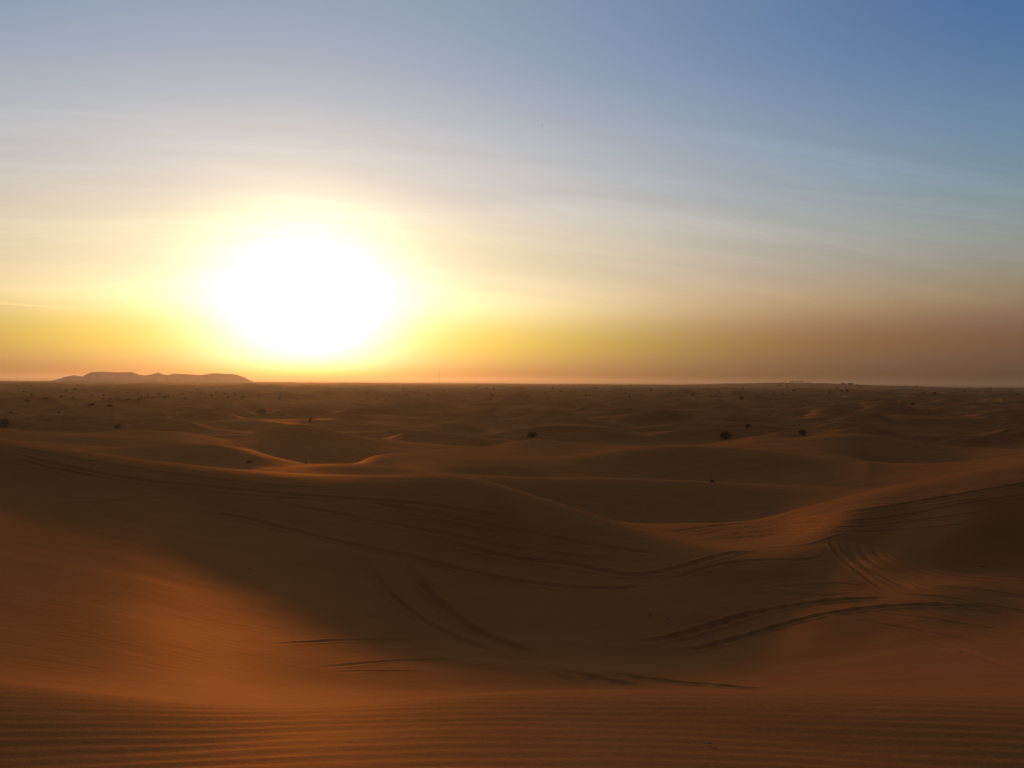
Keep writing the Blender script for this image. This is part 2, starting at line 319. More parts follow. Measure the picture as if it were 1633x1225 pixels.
# wheel ruts pressed into the sand: photo polyline, width, depth, lumpiness
RUTS = [
 ([(1062,848),(1167,836),(1271,828),(1368,815.5),(1465,800),(1633,771),(1800,745)], .22, .18, 0),
 ([(1097,855),(1174,842),(1271,837.6),(1349,833),(1426,824),(1560,800),(1700,780)], .18, .09, 0),
 ([(1120,860),(1194,848),(1271,844.6),(1368,840.7),(1480,828),(1600,812)], .18, .08, 0),
 ([(1143,863),(1213,853.5),(1290,848.5),(1337,849.6),(1420,846),(1560,835)], .18, .08, 0),
 ([(1080,851),(1160,841),(1250,833),(1340,825),(1450,811),(1600,790)], .16, .06, 0),
 ([(1100,862),(1180,856),(1260,855),(1320,856)], .16, .06, 0),
 ([(1155,869),(1232,873.6),(1279,870),(1310,864),(1322,858),(1340,853),(1370,849)], .18, .09, 0),
 ([(1325,857),(1324,872),(1337,887),(1357,901.5),(1380,920),(1403,935.6),(1430,946.5)], .22, .09, 0),
 ([(1337,856),(1340,873.6),(1360,893),(1387,906.6),(1426,928),(1470,945)], .2, .08, 0),
 ([(1353,860),(1350,877.5),(1368,895),(1407,914),(1453,932),(1520,948)], .2, .08, 0),
 ([(1372,862),(1367,877.5),(1384,893),(1419,908.5),(1484,924),(1560,935)], .2, .07, 0),
 ([(1392,868),(1390,882),(1407,893),(1438,905),(1504,920),(1633,935)], .2, .06, 0),
 ([(1420,880),(1440,895),(1480,910),(1560,922),(1700,930)], .2, .05, 0),
 ([(700,862),(820,890),(913,901),(1024,918),(1060,912),(1114,897),(1174,881),(1230,879)], .28, .10, 0),
 ([(1046,932),(1097,916),(1167,897),(1232,893),(1310,889),(1322,883)], .22, .08, 0),
 ([(311,818),(377,823),(452,843),(527,861),(653,888),(820,926),(913,937),(1004,938),(1046,932)], .28, .10, 0),
 ([(1008,1027),(1070,1017),(1128,1001),(1194,980),(1252,968.6),(1310,960),(1388,954),(1440,955)], .24, .15, 1),
 ([(1070,1040),(1128,1032),(1194,1013),(1252,996),(1318,979),(1388,970.5),(1446,965),(1504,966.7),(1600,968)], .24, .15, 1),
 ([(1388,975),(1500,990),(1633,1010)], .2, .05, 0),
 ([(1340,985),(1450,1003),(1633,1037)], .2, .05, 0),
 ([(1400,945),(1520,955),(1633,975),(1750,985)], .2, .05, 0),
 ([(1430,935),(1540,938),(1633,950),(1750,955)], .2, .045, 0),
 ([(1390,995),(1480,1020),(1633,1070)], .2, .04, 0),
 ([(1200,940),(1260,935),(1330,930),(1400,938)], .2, .05, 0),
 ([(1180,930),(1240,942),(1300,950),(1380,945)], .16, .05, 1),
 ([(0,720),(100,743),(200,763),(300,773),(452,788),(653,803),(820,826)], .3, .09, 0),
 ([(0,710),(150,736),(300,759),(452,775),(560,779)], .25, .08, 0),
 ([(0,728),(100,751),(220,773),(330,785),(500,799)], .25, .05, 0),
 ([(653,888),(663,921),(693,954),(728,986),(778,1016),(820,1031),(880,1050)], .3, .17, 0),
 ([(577,881),(603,926),(648,971),(703,1006),(753,1026),(820,1052),(888,1077),(968,1103)], .26, .12, 0),
 ([(820,1048),(888,1067),(989,1089),(1084,1103)], .25, .14, 0),
 ([(930,1066),(989,1077),(1114,1092),(1275,1103)], .25, .14, 0),
 ([(420,1028),(480,1025),(552,1021),(640,1021),(703,1019)], .16, .045, 0),
 ([(500,1066),(560,1060),(628,1054),(700,1052),(780,1047)], .16, .045, 0),
 ([(40,805),(120,803),(200,798),(251,795),(300,797)], .3, .06, 0),
 ([(430,800),(560,824),(700,850),(830,876),(960,893)], .28, .08, 0),
 ([(520,790),(660,815),(800,842),(950,870),(1080,888)], .28, .08, 0),
 ([(500,1072),(620,1070),(740,1072)], .14, .03, 0),
]
def resample(pts, step):
    pts = np.array(pts); seg = np.hypot(*np.diff(pts, axis=0).T); s = np.concatenate([[0], np.cumsum(seg)])
    n = max(2, int(s[-1]/step)); q = np.linspace(0, s[-1], n)
    return np.stack([cubic(s, pts[:, 0], q), cubic(s, pts[:, 1], q)], 1), q
i0, i1 = np.searchsorted(RAD, 8.0), np.searchsorted(RAD, 75.0)
Xs, Ys, Zv = X[i0:i1], Y[i0:i1], Z[i0:i1]
for pts, w, dep, lumpy in RUTS:
    wp = [ray_hit(*resample(pts, 12)[0][k])[0] for k in range(len(resample(pts, 12)[0]))]
    q = [(p.x, p.y) for p in wp]
    keep = [q[0]]
    for p in q[1:]:
        if 0.25 < math.hypot(p[0]-keep[-1][0], p[1]-keep[-1][1]) < 9: keep.append(p)
    if len(keep) < 3: continue
    P = np.array(keep); w = w*0.52
    for _ in range(3): P[1:-1] = (P[:-2]+2*P[1:-1]+P[2:])/4
    mg = 1.2
    az_p = np.arctan2(P[:, 0], P[:, 1]); rr = np.hypot(P[:, 0], P[:, 1])
    j0, j1 = np.searchsorted(AZ, az_p.min()-mg/rr.min()), np.searchsorted(AZ, az_p.max()+mg/rr.min())
    k0, k1 = np.searchsorted(RAD[i0:i1], rr.min()-mg), np.searchsorted(RAD[i0:i1], rr.max()+mg)
    bx, by = Xs[k0:k1, j0:j1], Ys[k0:k1, j0:j1]
    best = np.full(bx.shape, 9.0); along = np.zeros(bx.shape); acc = 0.0; tot = np.hypot(*np.diff(P, axis=0).T).sum()
    for a, b in zip(P[:-1], P[1:]):
        dx, dy = b-a; L2 = dx*dx+dy*dy; ln = math.sqrt(L2)
        t = np.clip(((bx-a[0])*dx+(by-a[1])*dy)/L2, 0, 1)
        dd = np.hypot(bx-a[0]-t*dx, by-a[1]-t*dy)
        up = dd < best; best = np.where(up, dd, best); along = np.where(up, acc+t*ln, along); acc += ln
    fade = sstep(0, 1.6, along)*sstep(0, 1.6, tot-along)
    edge = 1 + 0.25*gnoise(bx*2.1, by*2.1, 40)
    t = best/(w*edge)
    var = 0.8+0.35*gnoise(along/1.1, along*0+3.3, 41)
    if lumpy: var = var*(0.85+0.26*np.sin(along*2*math.pi/0.75+2*gnoise(along/2, along*0, 5)))
    Zv[k0:k1, j0:j1] += fade*0.55*dep*var*(-np.exp(-t*t*1.2) + 0.55*np.exp(-((t-1.75)/0.55)**2))

# fine combed wheel lines sweeping across the saddle and the right-hand floor
def combed(px0, py0, px1, py1, rad_m, freq, amp, seed):
    a = ray_hit(px0, py0)[0]; b = ray_hit(px1, py1)[0]
    dx, dy = b.x-a.x, b.y-a.y; L = math.hypot(dx, dy); ux, uy = dx/L, dy/L
    u = (Xs-a.x)*ux+(Ys-a.y)*uy; v = -(Xs-a.x)*uy+(Ys-a.y)*ux
    m = np.exp(-(v/rad_m)**2)*sstep(-2, 3, u)*sstep(-2, 3, L-u)
    ph = v*freq + 1.6*gnoise(u/9, v/3, seed)
    Zv[...] += m*amp*gnoise(ph, u/14, seed+1)
combed(1100, 850, 1560, 800, 3.0, 2.6, .034, 51)
combed(1400, 960, 1640, 1010, 3.2, 2.3, .034, 53)
combed(1420, 925, 1633, 960, 2.2, 2.6, .024, 59)
combed(1180, 935, 1420, 950, 1.6, 2.6, .02, 63)
combed(1330, 880, 1480, 930, 2.4, 2.8, .034, 55)
combed(450, 800, 1000, 890, 3.0, 1.3, .02, 57)

# wind ripples on the near sand (true relief)
rip = sstep(1.5, 2.4, R2)*(1-sstep(10, 15, R2))
k1 = np.searchsorted(RAD, 15.5)
x_, y_ = X[:k1], Y[:k1]
warp = 0.045*gnoise(x_/1.9, y_/1.1, 61) + 0.016*gnoise(x_/0.8, y_/0.17, 62)
curve = 0.020*np.where(x_ < 0, x_*x_, 0.25*x_*x_)
lam = 0.092
phs = (y_ + curve + warp)/lam
saw = phs-np.floor(phs)
prof = np.where(saw < 0.62, 0.5-0.5*np.cos(math.pi*saw/0.62), 0.5+0.5*np.cos(math.pi*(saw-0.62)/0.38))
ampm = 0.0029*(0.75+0.5*gnoise(x_/0.9, y_/0.3, 63))*(0.55+0.45*sstep(4.4, 2.9, y_))
Z[:k1] += rip[:k1]*(ampm*prof + 0.0015*gnoise(x_/1.4, y_/0.33, 64)*sstep(4.3, 3.2, y_))
# softer, larger ripples over the bowl floor
bf = sstep(9, 13, R2)*(1-sstep(20, 27, R2))
Z += bf*0.004*gnoise(X/1.6+0.3*gnoise(X/3, Y/3, 71), Y/0.16+0.6*gnoise(X/2.5, Y/2, 72), 70)

def build_grid(name, X, Y, Z, mat):
    nr, na = X.shape
    co = np.empty((nr*(na-1)+1, 3), np.float32)
    co[:-1, 0] = X[:, :-1].ravel(); co[:-1, 1] = Y[:, :-1].ravel(); co[:-1, 2] = Z[:, :-1].ravel()
    co[-1] = (0, 0, Z[0].mean())
    n1 = na-1
    i = np.arange(nr-1)[:, None]*n1; j = np.arange(n1)[None, :]; j2 = (j+1) % n1
    quads = np.stack([i+j, i+n1+j, i+n1+j2, i+j2], -1).reshape(-1, 4)[:, ::-1]
    tri = np.stack([np.full(n1, nr*n1), np.arange(n1), (np.arange(n1)+1) % n1], -1)[:, ::-1]
    me = bpy.data.meshes.new(name)
    me.vertices.add(len(co)); me.vertices.foreach_set('co', co.ravel())
    nl = quads.size+tri.size
    me.loops.add(nl); me.loops.foreach_set('vertex_index', np.concatenate([quads.ravel(), tri.ravel()]).astype(np.int32))
    npoly = len(quads)+len(tri)
    ls = np.concatenate([np.arange(len(quads))*4, len(quads)*4+np.arange(len(tri))*3]).astype(np.int32)
    me.polygons.add(npoly); me.polygons.foreach_set('loop_start', ls)
    me.polygons.foreach_set('loop_total', np.concatenate([np.full(len(quads), 4), np.full(len(tri), 3)]).astype(np.int32))
    me.polygons.foreach_set('use_smooth', np.ones(npoly, bool))
    me.update(calc_edges=True)
    me.materials.append(mat)
    o = bpy.data.objects.new(name, me); COL.objects.link(o)
    return o

# ---------------------------------------------------------------- materials
def new_mat(name):
    m = bpy.data.materials.new(name); m.use_nodes = True
    return m, m.node_tree.nodes, m.node_tree.links, m.node_tree.nodes['Principled BSDF']
def sand_material():
    m, n, l, b = new_mat('sand')
    tc = n.new('ShaderNodeTexCoord')
    def noise(scale, detail, rough, vec=None):
        t = n.new('ShaderNodeTexNoise'); t.inputs['Scale'].default_value = scale
        t.inputs['Detail'].default_value = detail; t.inputs['Roughness'].default_value = rough
        l.new(vec or tc.outputs['Object'], t.inputs['Vector']); return t
    mp = n.new('ShaderNodeMapping'); mp.inputs['Scale'].default_value = (1, 2.2, 1); l.new(tc.outputs['Object'], mp.inputs[0])
    n1 = noise(0.35, 6, 0.6, mp.outputs[0]); n2 = noise(45.0, 4, 0.7)
    r = n.new('ShaderNodeValToRGB'); r.color_ramp.elements[0].position = .3; r.color_ramp.elements[1].position = .72
    r.color_ramp.elements[0].color = SAND_A; r.color_ramp.elements[1].color = SAND_B
    l.new(n1.outputs[0], r.inputs[0])
    mx = n.new('ShaderNodeMix'); mx.data_type = 'RGBA'; mx.blend_type = 'MULTIPLY'; mx.inputs[0].default_value = 0.35
    r2 = n.new('ShaderNodeValToRGB'); r2.color_ramp.elements[0].color = (.55, .55, .55, 1); r2.color_ramp.elements[1].color = (1.3, 1.3, 1.3, 1)
    r2.color_ramp.elements[0].position = .3; r2.color_ramp.elements[1].position = .7
    l.new(n2.outputs[0], r2.inputs[0]); l.new(r.outputs[0], mx.inputs[6]); l.new(r2.outputs[0], mx.inputs[7])
    l.new(mx.outputs[2], b.inputs['Base Color'])
    b.inputs['Roughness'].default_value = 0.75; b.inputs['Specular IOR Level'].default_value = 0.0; b.inputs['Specular Tint'].default_value = (1, .6, .3, 1)
    bp = n.new('ShaderNodeBump'); bp.inputs['Strength'].default_value = 0.35; bp.inputs['Distance'].default_value = 0.004
    l.new(noise(90.0, 3, 0.6).outputs[0], bp.inputs['Height'])
    bp2 = n.new('ShaderNodeBump'); bp2.inputs['Strength'].default_value = 0.5; bp2.inputs['Distance'].default_value = 0.018
    l.new(noise(1.6, 5, 0.62, mp.outputs[0]).outputs[0], bp2.inputs['Height']); l.new(bp2.outputs[0], bp.inputs['Normal'])
    l.new(bp.outputs[0], b.inputs['Normal'])
    g = n.new('ShaderNodeBsdfGlossy'); g.inputs["Color"].default_value = (1.0, 0.50, 0.12, 1); g.inputs['Roughness'].default_value = 0.57
    l.new(bp.outputs[0], g.inputs['Normal'])
    mxs = n.new('ShaderNodeMixShader'); mxs.inputs[0].default_value = GLOSS
    l.new(b.outputs[0], mxs.inputs[1]); l.new(g.outputs[0], mxs.inputs[2]); l.new(mxs.outputs[0], n['Material Output'].inputs['Surface'])
    return m
GLOSS = 0.055      # faint warm glint of the quartz grains
SAND_A = (0.31, 0.106, 0.033, 1); SAND_B = (0.37, 0.132, 0.044, 1)
sand = sand_material()
def plain_mat(name, c1, c2, scale, rough=0.9, spec=0.2):
    m, n, l, b = new_mat(name)
    tc = n.new('ShaderNodeTexCoord'); t = n.new('ShaderNodeTexNoise'); t.inputs['Scale'].default_value = scale; t.inputs['Detail'].default_value = 5
    l.new(tc.outputs['Object'], t.inputs['Vector']); r = n.new('ShaderNodeValToRGB')
    r.color_ramp.elements[0].position = .35; r.color_ramp.elements[1].position = .65
    r.color_ramp.elements[0].color = c1+(1,); r.color_ramp.elements[1].color = c2+(1,)
    l.new(t.outputs[0], r.inputs[0]); l.new(r.outputs[0], b.inputs['Base Color'])
    b.inputs['Roughness'].default_value = rough; b.inputs['Specular IOR Level'].default_value = spec
    return m
leafm = plain_mat('desert_leaf', (.040, .045, .020), (.075, .075, .035), 6.0)
barkm = plain_mat('dry_bark', (.09, .06, .04), (.15, .11, .075), 9.0)
rockm = plain_mat('hill_rock', (.12, .09, .08), (.17, .13, .11), 0.004)
paintm = plain_mat('weathered_wall', (.20, .15, .13), (.27, .21, .18), 0.6)
darkm = plain_mat('dark_opening', (.03, .03, .03), (.05, .045, .04), 1.0)
steelm = plain_mat('galvanised_steel', (.25, .25, .25), (.35, .35, .35), 2.0, 0.5, 0.5)
paperm = plain_mat('pale_scrap', (.30, .17, .09), (.40, .24, .13), 30.0, 0.6, 0.4)
featherm = plain_mat('dark_feather', (.06, .06, .065), (.10, .10, .11), 8.0)
twigm = plain_mat('bleached_twig', (.36, .22, .13), (.46, .3, .18), 30.0)

ground = build_grid('ground', X, Y, Z, sand)
tag(ground, kind='structure')
del S

# ---------------------------------------------------------------- mesh helper
class MB:
    def __init__(s): s.v = []; s.f = []
    def add(s, vs, fs):
        o = len(s.v); s.v += [tuple(v) for v in vs]; s.f += [tuple(i+o for i in f) for f in fs]
    def tube(s, pts, rads, n=6):
        rings = []
        for k, (p, r) in enumerate(zip(pts, rads)):
            p = Vector(p); t = (Vector(pts[min(k+1, len(pts)-1)])-Vector(pts[max(k-1, 0)])).normalized()
            a = t.orthogonal().normalized(); b = t.cross(a)
            rings.append([p+(a*math.cos(2*math.pi*q/n)+b*math.sin(2*math.pi*q/n))*r for q in range(n)])
        vs = [v for rg in rings for v in rg]; fs = []
        for k in range(len(rings)-1):
            for q in range(n): fs.append((k*n+q, k*n+(q+1) % n, (k+1)*n+(q+1) % n, (k+1)*n+q))
        fs.append(tuple(range(n))[::-1]); fs.append(tuple((len(rings)-1)*n+q for q in range(n)))
        s.add(vs, fs)
    def box(s, c, d):
        cx, cy, cz = c; x, y, z = d[0]/2, d[1]/2, d[2]/2
        vs = [(cx+i*x, cy+j*y, cz+k*z) for i in (-1, 1) for j in (-1, 1) for k in (-1, 1)]
        s.add(vs, [(0, 1, 3, 2), (4, 6, 7, 5), (0, 4, 5, 1), (2, 3, 7, 6), (0, 2, 6, 4), (1, 5, 7, 3)])
    def mesh(s, name, mat, smooth=False):
        me = bpy.data.meshes.new(name); me.from_pydata(s.v, [], s.f); me.materials.append(mat)
        if smooth: me.polygons.foreach_set('use_smooth', [True]*len(me.polygons))
        me.update(); return me
def link(name, me, parent=None):
    o = bpy.data.objects.new(name, me); COL.objects.link(o); o.parent = parent; return o

# ---------------------------------------------------------------- hills on the horizon
HX = [(80,608),(96,604),(103,601.5),(110,600),(118,598.5),(126,600),(132,600.5),(138,597),(146,593.6),(160,593),(175,593.3),(190,594),(208,593.4),(214,594.5),(222,597.5),(232,598.8),(243,597),(252,594.4),(262,597.5),(268,598.3),(278,595.8),(290,596.5),(300,597.3),(320,598.2),(328,597.2),(337,595.6),(345,595.5),(360,596.6),(372,596.8),(380,598.5),(388,601.5),(396,605),(404,609)]
HD = 3000.0
hq = [pix(x, y) for x, y in HX]
ha = np.linspace(hq[0][0], hq[-1][0], 420)
hz = np.interp(ha, [q[0] for q in hq], [q[1] for q in hq])*HD
ht = np.linspace(-1, 1, 61)
HA, HT = np.meshgrid(ha, ht, indexing='ij')
RR = HD + HT*350
hx, hy = RR*np.sin(HA), RR*np.cos(HA)
base = -38.0
ridge = 1-np.abs(HT + 0.25*gnoise(HA*60, HA*0+1.5, 80))
ridge = np.clip(ridge, 0, 1)**0.9
hh = (hz[:, None]-base)
HZ = base - 6 + (hh+6)*np.minimum(1, ridge*1.12)
HZ += np.clip(1-ridge, 0, .6)*hh*(0.22*gnoise(hx/90, hy/90, 81) + 0.12*gnoise(hx/35, hy/35, 82)) 
me = bpy.data.meshes.new('hills')
n0, n1 = HZ.shape
vs = np.stack([hx, hy, HZ], -1).reshape(-1, 3)
ii = (np.arange(n0-1)[:, None]*n1+np.arange(n1-1)[None, :]).ravel()
fs = np.stack([ii, ii+n1, ii+n1+1, ii+1], -1)
me.from_pydata(vs.tolist(), [], fs.tolist()); me.materials.append(rockm)
me.polygons.foreach_set('use_smooth', [True]*len(me.polygons))
hills = link('hills', me); tag(hills, kind='structure')

# ---------------------------------------------------------------- desert shrubs
def shrub_meshes(seed, tall, lean, nleaf=1500):
    """a mound about 1 wide and `tall` high: twiggy stems and small leaf clumps"""
    r = random.Random(seed); st = MB(); lf = MB()
    lobes = []
    for k in range(8):
        a = r.uniform(0, 2*math.pi); d = r.uniform(0.02, 0.30)
        lobes.append((Vector((math.cos(a)*d+lean*0.2, math.sin(a)*d, r.uniform(.10, .58)*tall)), r.uniform(.14, .25)))
    tips = []
    for k in range(26):
        c, rad = lobes[k % 8]
        tip = c + Vector((r.uniform(-1, 1), r.uniform(-1, 1), r.uniform(-.4, 1)))*rad*0.8
        b = Vector((r.uniform(-.07, .07), r.uniform(-.07, .07), -0.03))
        m = b.lerp(tip, .5) + Vector((r.uniform(-.05, .05), r.uniform(-.05, .05), r.uniform(-.02, .05)))
        st.tube([b, m, tip], [.012, .008, .003], 4); tips.append(tip)
    for k in range(nleaf):
        c, rad = lobes[r.randrange(8)]
        v = Vector((r.gauss(0, 1), r.gauss(0, 1), r.gauss(0, 1))).normalized()*(r.random()**0.4)*rad
        v.z *= 0.85*tall/0.6
        p = c+v; p.z = max(p.z, 0.01+r.random()*0.04)
        L = r.uniform(.022, .055); wd = L*r.uniform(.25, .5)
        e = Euler((r.uniform(0, 6.3), r.uniform(0, 6.3), r.uniform(0, 6.3)))
        q = [Vector((-wd, 0, 0)), Vector((0, -L*.2, L*.15)), Vector((wd, 0, 0)), Vector((0, 0, L))]
        vs = []
        for w_ in q:
            w_ = w_.copy(); w_.rotate(e); vs.append(p+w_)
        lf.add(vs, [(0, 1, 2, 3)])
    return lf, st
PROTO = []
for sd, tall, lean in ((1, .62, 0), (2, .80, .5), (3, .48, -.4), (4, .95, .2)):
    lf, st = shrub_meshes(sd, tall, lean)
    fm = lf.mesh('foliage', leafm); sm = st.mesh('branches', barkm)
    both = MB(); both.add(lf.v, lf.f); both.add(st.v, st.f)
    bm_ = both.mesh('desert_shrub', leafm)
    PROTO.append((fm, sm, bm_, tall))
def put_shrub(px, py, wpx, label, kind, group, parts=False, hs=1.0, name='desert_shrub'):
    p, d = ray_hit(px, py)
    w = wpx*d/FPX
    d2 = d + 0.3*w; a = math.atan2(p.x, p.y); x, y = d2*math.sin(a), d2*math.cos(a)
    z = min(ground_z(x, y), p.z+0.1*w) - 0.03*w
    fm, sm, bm_, tall = PROTO[kind]
    if parts:
        root = link(name, None); link('foliage', fm, root); link('branches', sm, root)
    else:
        root = link(name, bm_)
    root.location = (x, y, z); root.scale = (w*1.15, w*1.15, w*1.15*hs); root.rotation_euler = (0, 0, random.uniform(0, 6.28))
    tag(root, label, 'shrub', group); return root
NEARG = 'dark desert shrubs among the dunes'
for px, py, w, k, hs, lab in [
 (8, 683, 22, 0, 1.0, 'large dark round shrub at the left border behind the long near dune crest'),
 (188, 684, 14, 0, 1.0, 'dark round shrub on the dune rise left of the pointed dune'),
 (417, 662, 20, 2, 1.0, 'wide brownish shrub on the plain just up-left of the pointed dune'),
 (494, 674, 9, 3, 1.2, 'small upright leaning shrub right beside the peak of the pointed dune'),
 (851, 699, 19, 1, .85, 'dark bushy shrub on a low dune top near the middle beside pale sand'),
 (1158, 702, 24, 1, .8, 'broadest dark shrub, leaning over a dune crest right of the middle'),
 (1193, 683, 13, 0, 1.1, 'compact dark shrub just beyond the broadest leaning shrub'),
 (1278, 695, 18, 2, 1.0, 'low flat-based dark shrub alone on a dark dune above the orange sand patch'),
 (1136, 769, 10, 2, .9, 'small dark shrub half hidden behind the smooth second dune crest'),
 (396, 738, 12, 2, .6, 'faint low shrub in the hollow at the left foot of the pointed dune'),
 (488, 739.5, 10, 2, .5, 'faint low tuft of shrub behind the small humped crest under the pointed dune'),
 (148, 647.5, 15, 2, .8, 'wide dark shrub, the larger of two on the left plain above the bright dune crest'),
 (174, 650, 10, 2, .8, 'smaller dark shrub of the pair on the left plain, at the right end of it'),
 (72, 639.5, 10, 2, 1.0, 'dark wide shrub standing alone on the plain at the far left below the hills'),
 (1456, 646, 9, 2, .9, 'small black shrub alone on the dark right-hand plain with a pale spot under it'),
 (1183, 637, 9, 0, .9, 'pointed small dark shrub on the right plain above the compact dark shrub'),
 (934, 632, 8, 2, .9, 'left and wider of two touching dark shrubs on the plain right of the middle'),
 (942, 632, 5, 0, .9, 'right and smaller of two touching dark shrubs on the plain right of the middle'),
]:
    put_shrub(px, py, w, lab, k, NEARG, parts=True, hs=hs)
def nth(k):
    return ['leftmost', 'second from the left', 'third from the left', 'fourth from the left', 'fifth from the left', 'sixth from the left',
            'seventh from the left', 'eighth from the left', 'ninth from the left', 'tenth from the left'][k] if k < 10 else '%dth from the left' % (k+1)
zones = [
 ('far plain shrubs left of the hills', 'far shrubs at the left border of the plain',
  [(38,625.5,4),(51,632,6),(44,641,6),(95,660,6),(19,660,6),(105,625,5),(98,635,7),(28,616,3),(48,615.5,3),(12,614,3)]),
 ('small shrubs beneath the flat-topped hills', 'far shrubs beneath the hills',
  [(119,622,8),(117,637,5),(123,617,5),(148,633,7),(165,637,6),(166,632.5,5),(175,638,4),(187,639,6),(204,639,4),(222,641,8),(226,637,6),(219,630,6),(231,636,6),(235,633,5),(243,636,4),(253,630,7),(262,636,5),(268,634,4),(190,618,3)]),
 ('tiny hazy shrubs between hills and sun', 'far shrubs left of the sun glow',
  [(291,630,5),(295,638,6),(304,627,4),(320,629,5),(337,633,6),(359,629,5),(376,631,5),(388,635,7),(363,635,4),(413,632,5),(445,638,7),(345,627,4),(315,622,4)]),
 ('tiny hazy shrubs below the mast', 'far shrubs below the mast',
  [(587,628,4),(584,637,5),(601,638,4),(620,632,4),(649,631,4),(663,628,3),(667,624,3),(682,631,4),(705,631,4),(643,620,4),(708,624,5),(758,620,5),(776,620,5),(787,622,6),(784,631,5),(782,638,6),(785,634,4)]),
 ('tiny shrubs between mast and middle', 'far shrubs around the middle',
  [(842,633,5),(873,637,5),(881,621,6),(895,625,5),(900,621,4),(951,620,4),(990,619,5),(1005,634,5),(997,629,4),(960,626,4),(870,628,3),(915,617,4)]),
 ('tiny shrubs beyond the compact dark shrub', 'far shrubs right of the middle',
  [(1039,624,6),(1036,620,4),(1083,623,4),(1070,628,4),(1095,628,6),(1104,632,7),(1158,621,4),(1185,621,4),(1130,620,3),(1146,628,4),(1207,633,5)]),
 ('tiny shrubs below the skyline trees', 'far shrubs below the skyline trees',
  [(1233,630,6),(1249,629.5,5),(1266,624.5,7),(1323,628,6),(1343,625,6),(1350,624,7),(1243,617,6),(1256,619,5),(1372,618,5),(1366,616,4),(1336,620,4),(1295,621,4)]),
 ('tiny black shrubs near the right border', 'far shrubs at the right border',
  [(1473,630,5),(1466,632,5),(1472,627,3),(1538,625,4),(1447,617,4),(1462,617,3),(1624,630,5),(1491,628,4),(1580,620,3),(1600,636,4),(1425,623,4)]),
]
for lab, grp, pts in zones:
    for q, (x, y, w) in enumerate(sorted(pts)):
        put_shrub(x, y, w*1.05, '%s of the %s' % (nth(q), lab), (q*7+len(pts)) % 3, grp, hs=random.uniform(.8, 1.15))

# ---------------------------------------------------------------- trees on the skyline
def tree_meshes(seed):
    r = random.Random(seed); tr = MB(); cr = MB()
    top = Vector((r.uniform(-.6, .6), 0, 3.6))
    tr.tube([(0, 0, -.5), (top.x*.4, 0, 1.8), top, top+Vector((.2, 0, 2.5))], [.42, .34, .26, .1], 7)
    cl = []
    for k in range(9):
        a = k*0.7+r.uniform(-.3, .3); q = top+Vector((math.cos(a)*r.uniform(1.5, 4.2), math.sin(a)*r.uniform(1.5, 4.2), r.uniform(.6, 3.2)))
        tr.tube([top-Vector((0, 0, r.uniform(0, .8))), top.lerp(q, .55)+Vector((0, 0, .3)), q], [.2, .12, .05], 5); cl.append((q, r.uniform(1.1, 1.9)))
    for k in range(1300):
        c, rad = cl[r.randrange(9)]
        v = Vector((r.gauss(0, 1), r.gauss(0, 1), r.gauss(0, .7))).normalized()*rad*r.random()**.45
        L = r.uniform(.25, .5); e = Euler((r.uniform(0, 6.3), r.uniform(0, 6.3), r.uniform(0, 6.3)))
        vs = []
        for w_ in (Vector((-L*.4, 0, 0)), Vector((0, 0, -L*.5)), Vector((L*.4, 0, 0)), Vector((0, 0, L))):
            w_.rotate(e); vs.append(c+v+w_)
        cr.add(vs, [(0, 1, 2, 3)])
    return tr.mesh('trunk', barkm), cr.mesh('crown', leafm)
TP = [tree_meshes(11), tree_meshes(12), tree_meshes(13)]
for q, (px, sc_) in enumerate([(1248.5, 1.0), (1252.5, .8), (1260, 1.0), (1263.5, 1.3), (1266.5, 1.2), (1271, 1.35), (1274, 1.2), (1277.5, 1.2), (1281, 1.1), (1287.5, .9), (1290.5, .8)]):
    a, _ = pix(px, 610); d = 2490+random.uniform(-40, 40)
    x, y = d*math.sin(a), d*math.cos(a)
    root = link('acacia_tree', None); link('trunk', TP[q % 3][0], root); link('crown', TP[q % 3][1], root)
    root.location = (x, y, ground_z(x, y)); root.scale = (sc_*.62, sc_*.62, sc_*.7); root.rotation_euler = (0, 0, random.uniform(0, 6.28))
    tag(root, '%s of the small dark trees in the skyline row' % nth(q), 'tree', 'trees in a row on the skyline')

# ---------------------------------------------------------------- two block buildings
def hut(px, wpx, hpx, label):
    a, _ = pix(px, 612); d = 2330.0; x, y = d*math.sin(a), d*math.cos(a); z = ground_z(x, y)
    w = wpx*d/FPX; s_top = pix(px, 610.9)[1]; h = s_top*d - z if hpx is None else hpx*d/FPX
    h = max(h, 5.0)
    root = link('hut', None); root.location = (x, y, z-0.3); root.rotation_euler = (0, 0, -a)
    b = MB(); b.box((0, 0, h/2), (w, w*.7, h)); link('wall', b.mesh('wall', paintm), root)
    b = MB(); b.box((0, 0, h+.2), (w+.7, w*.7+.7, .4)); link('roof', b.mesh('roof', paintm), root)
    for k in range(2):
        b = MB(); b.box(((k-.5)*w*.5, -w*.35-.02, h*.55), (w*.16, .1, h*.2)); link('window', b.mesh('window', darkm), root)
    b = MB(); b.box((w*.02, -w*.35-.03, 1.3), (1.3, .12, 2.4)); link('door', b.mesh('door', darkm), root)
    tag(root, label, 'hut', 'blocky huts on the skyline')
hut(1344.3, 5.2, None, 'narrower left blocky hut on the right-hand skyline')
hut(1356, 7.8, None, 'wider right blocky hut on the right-hand skyline, dark and flat-roofed')

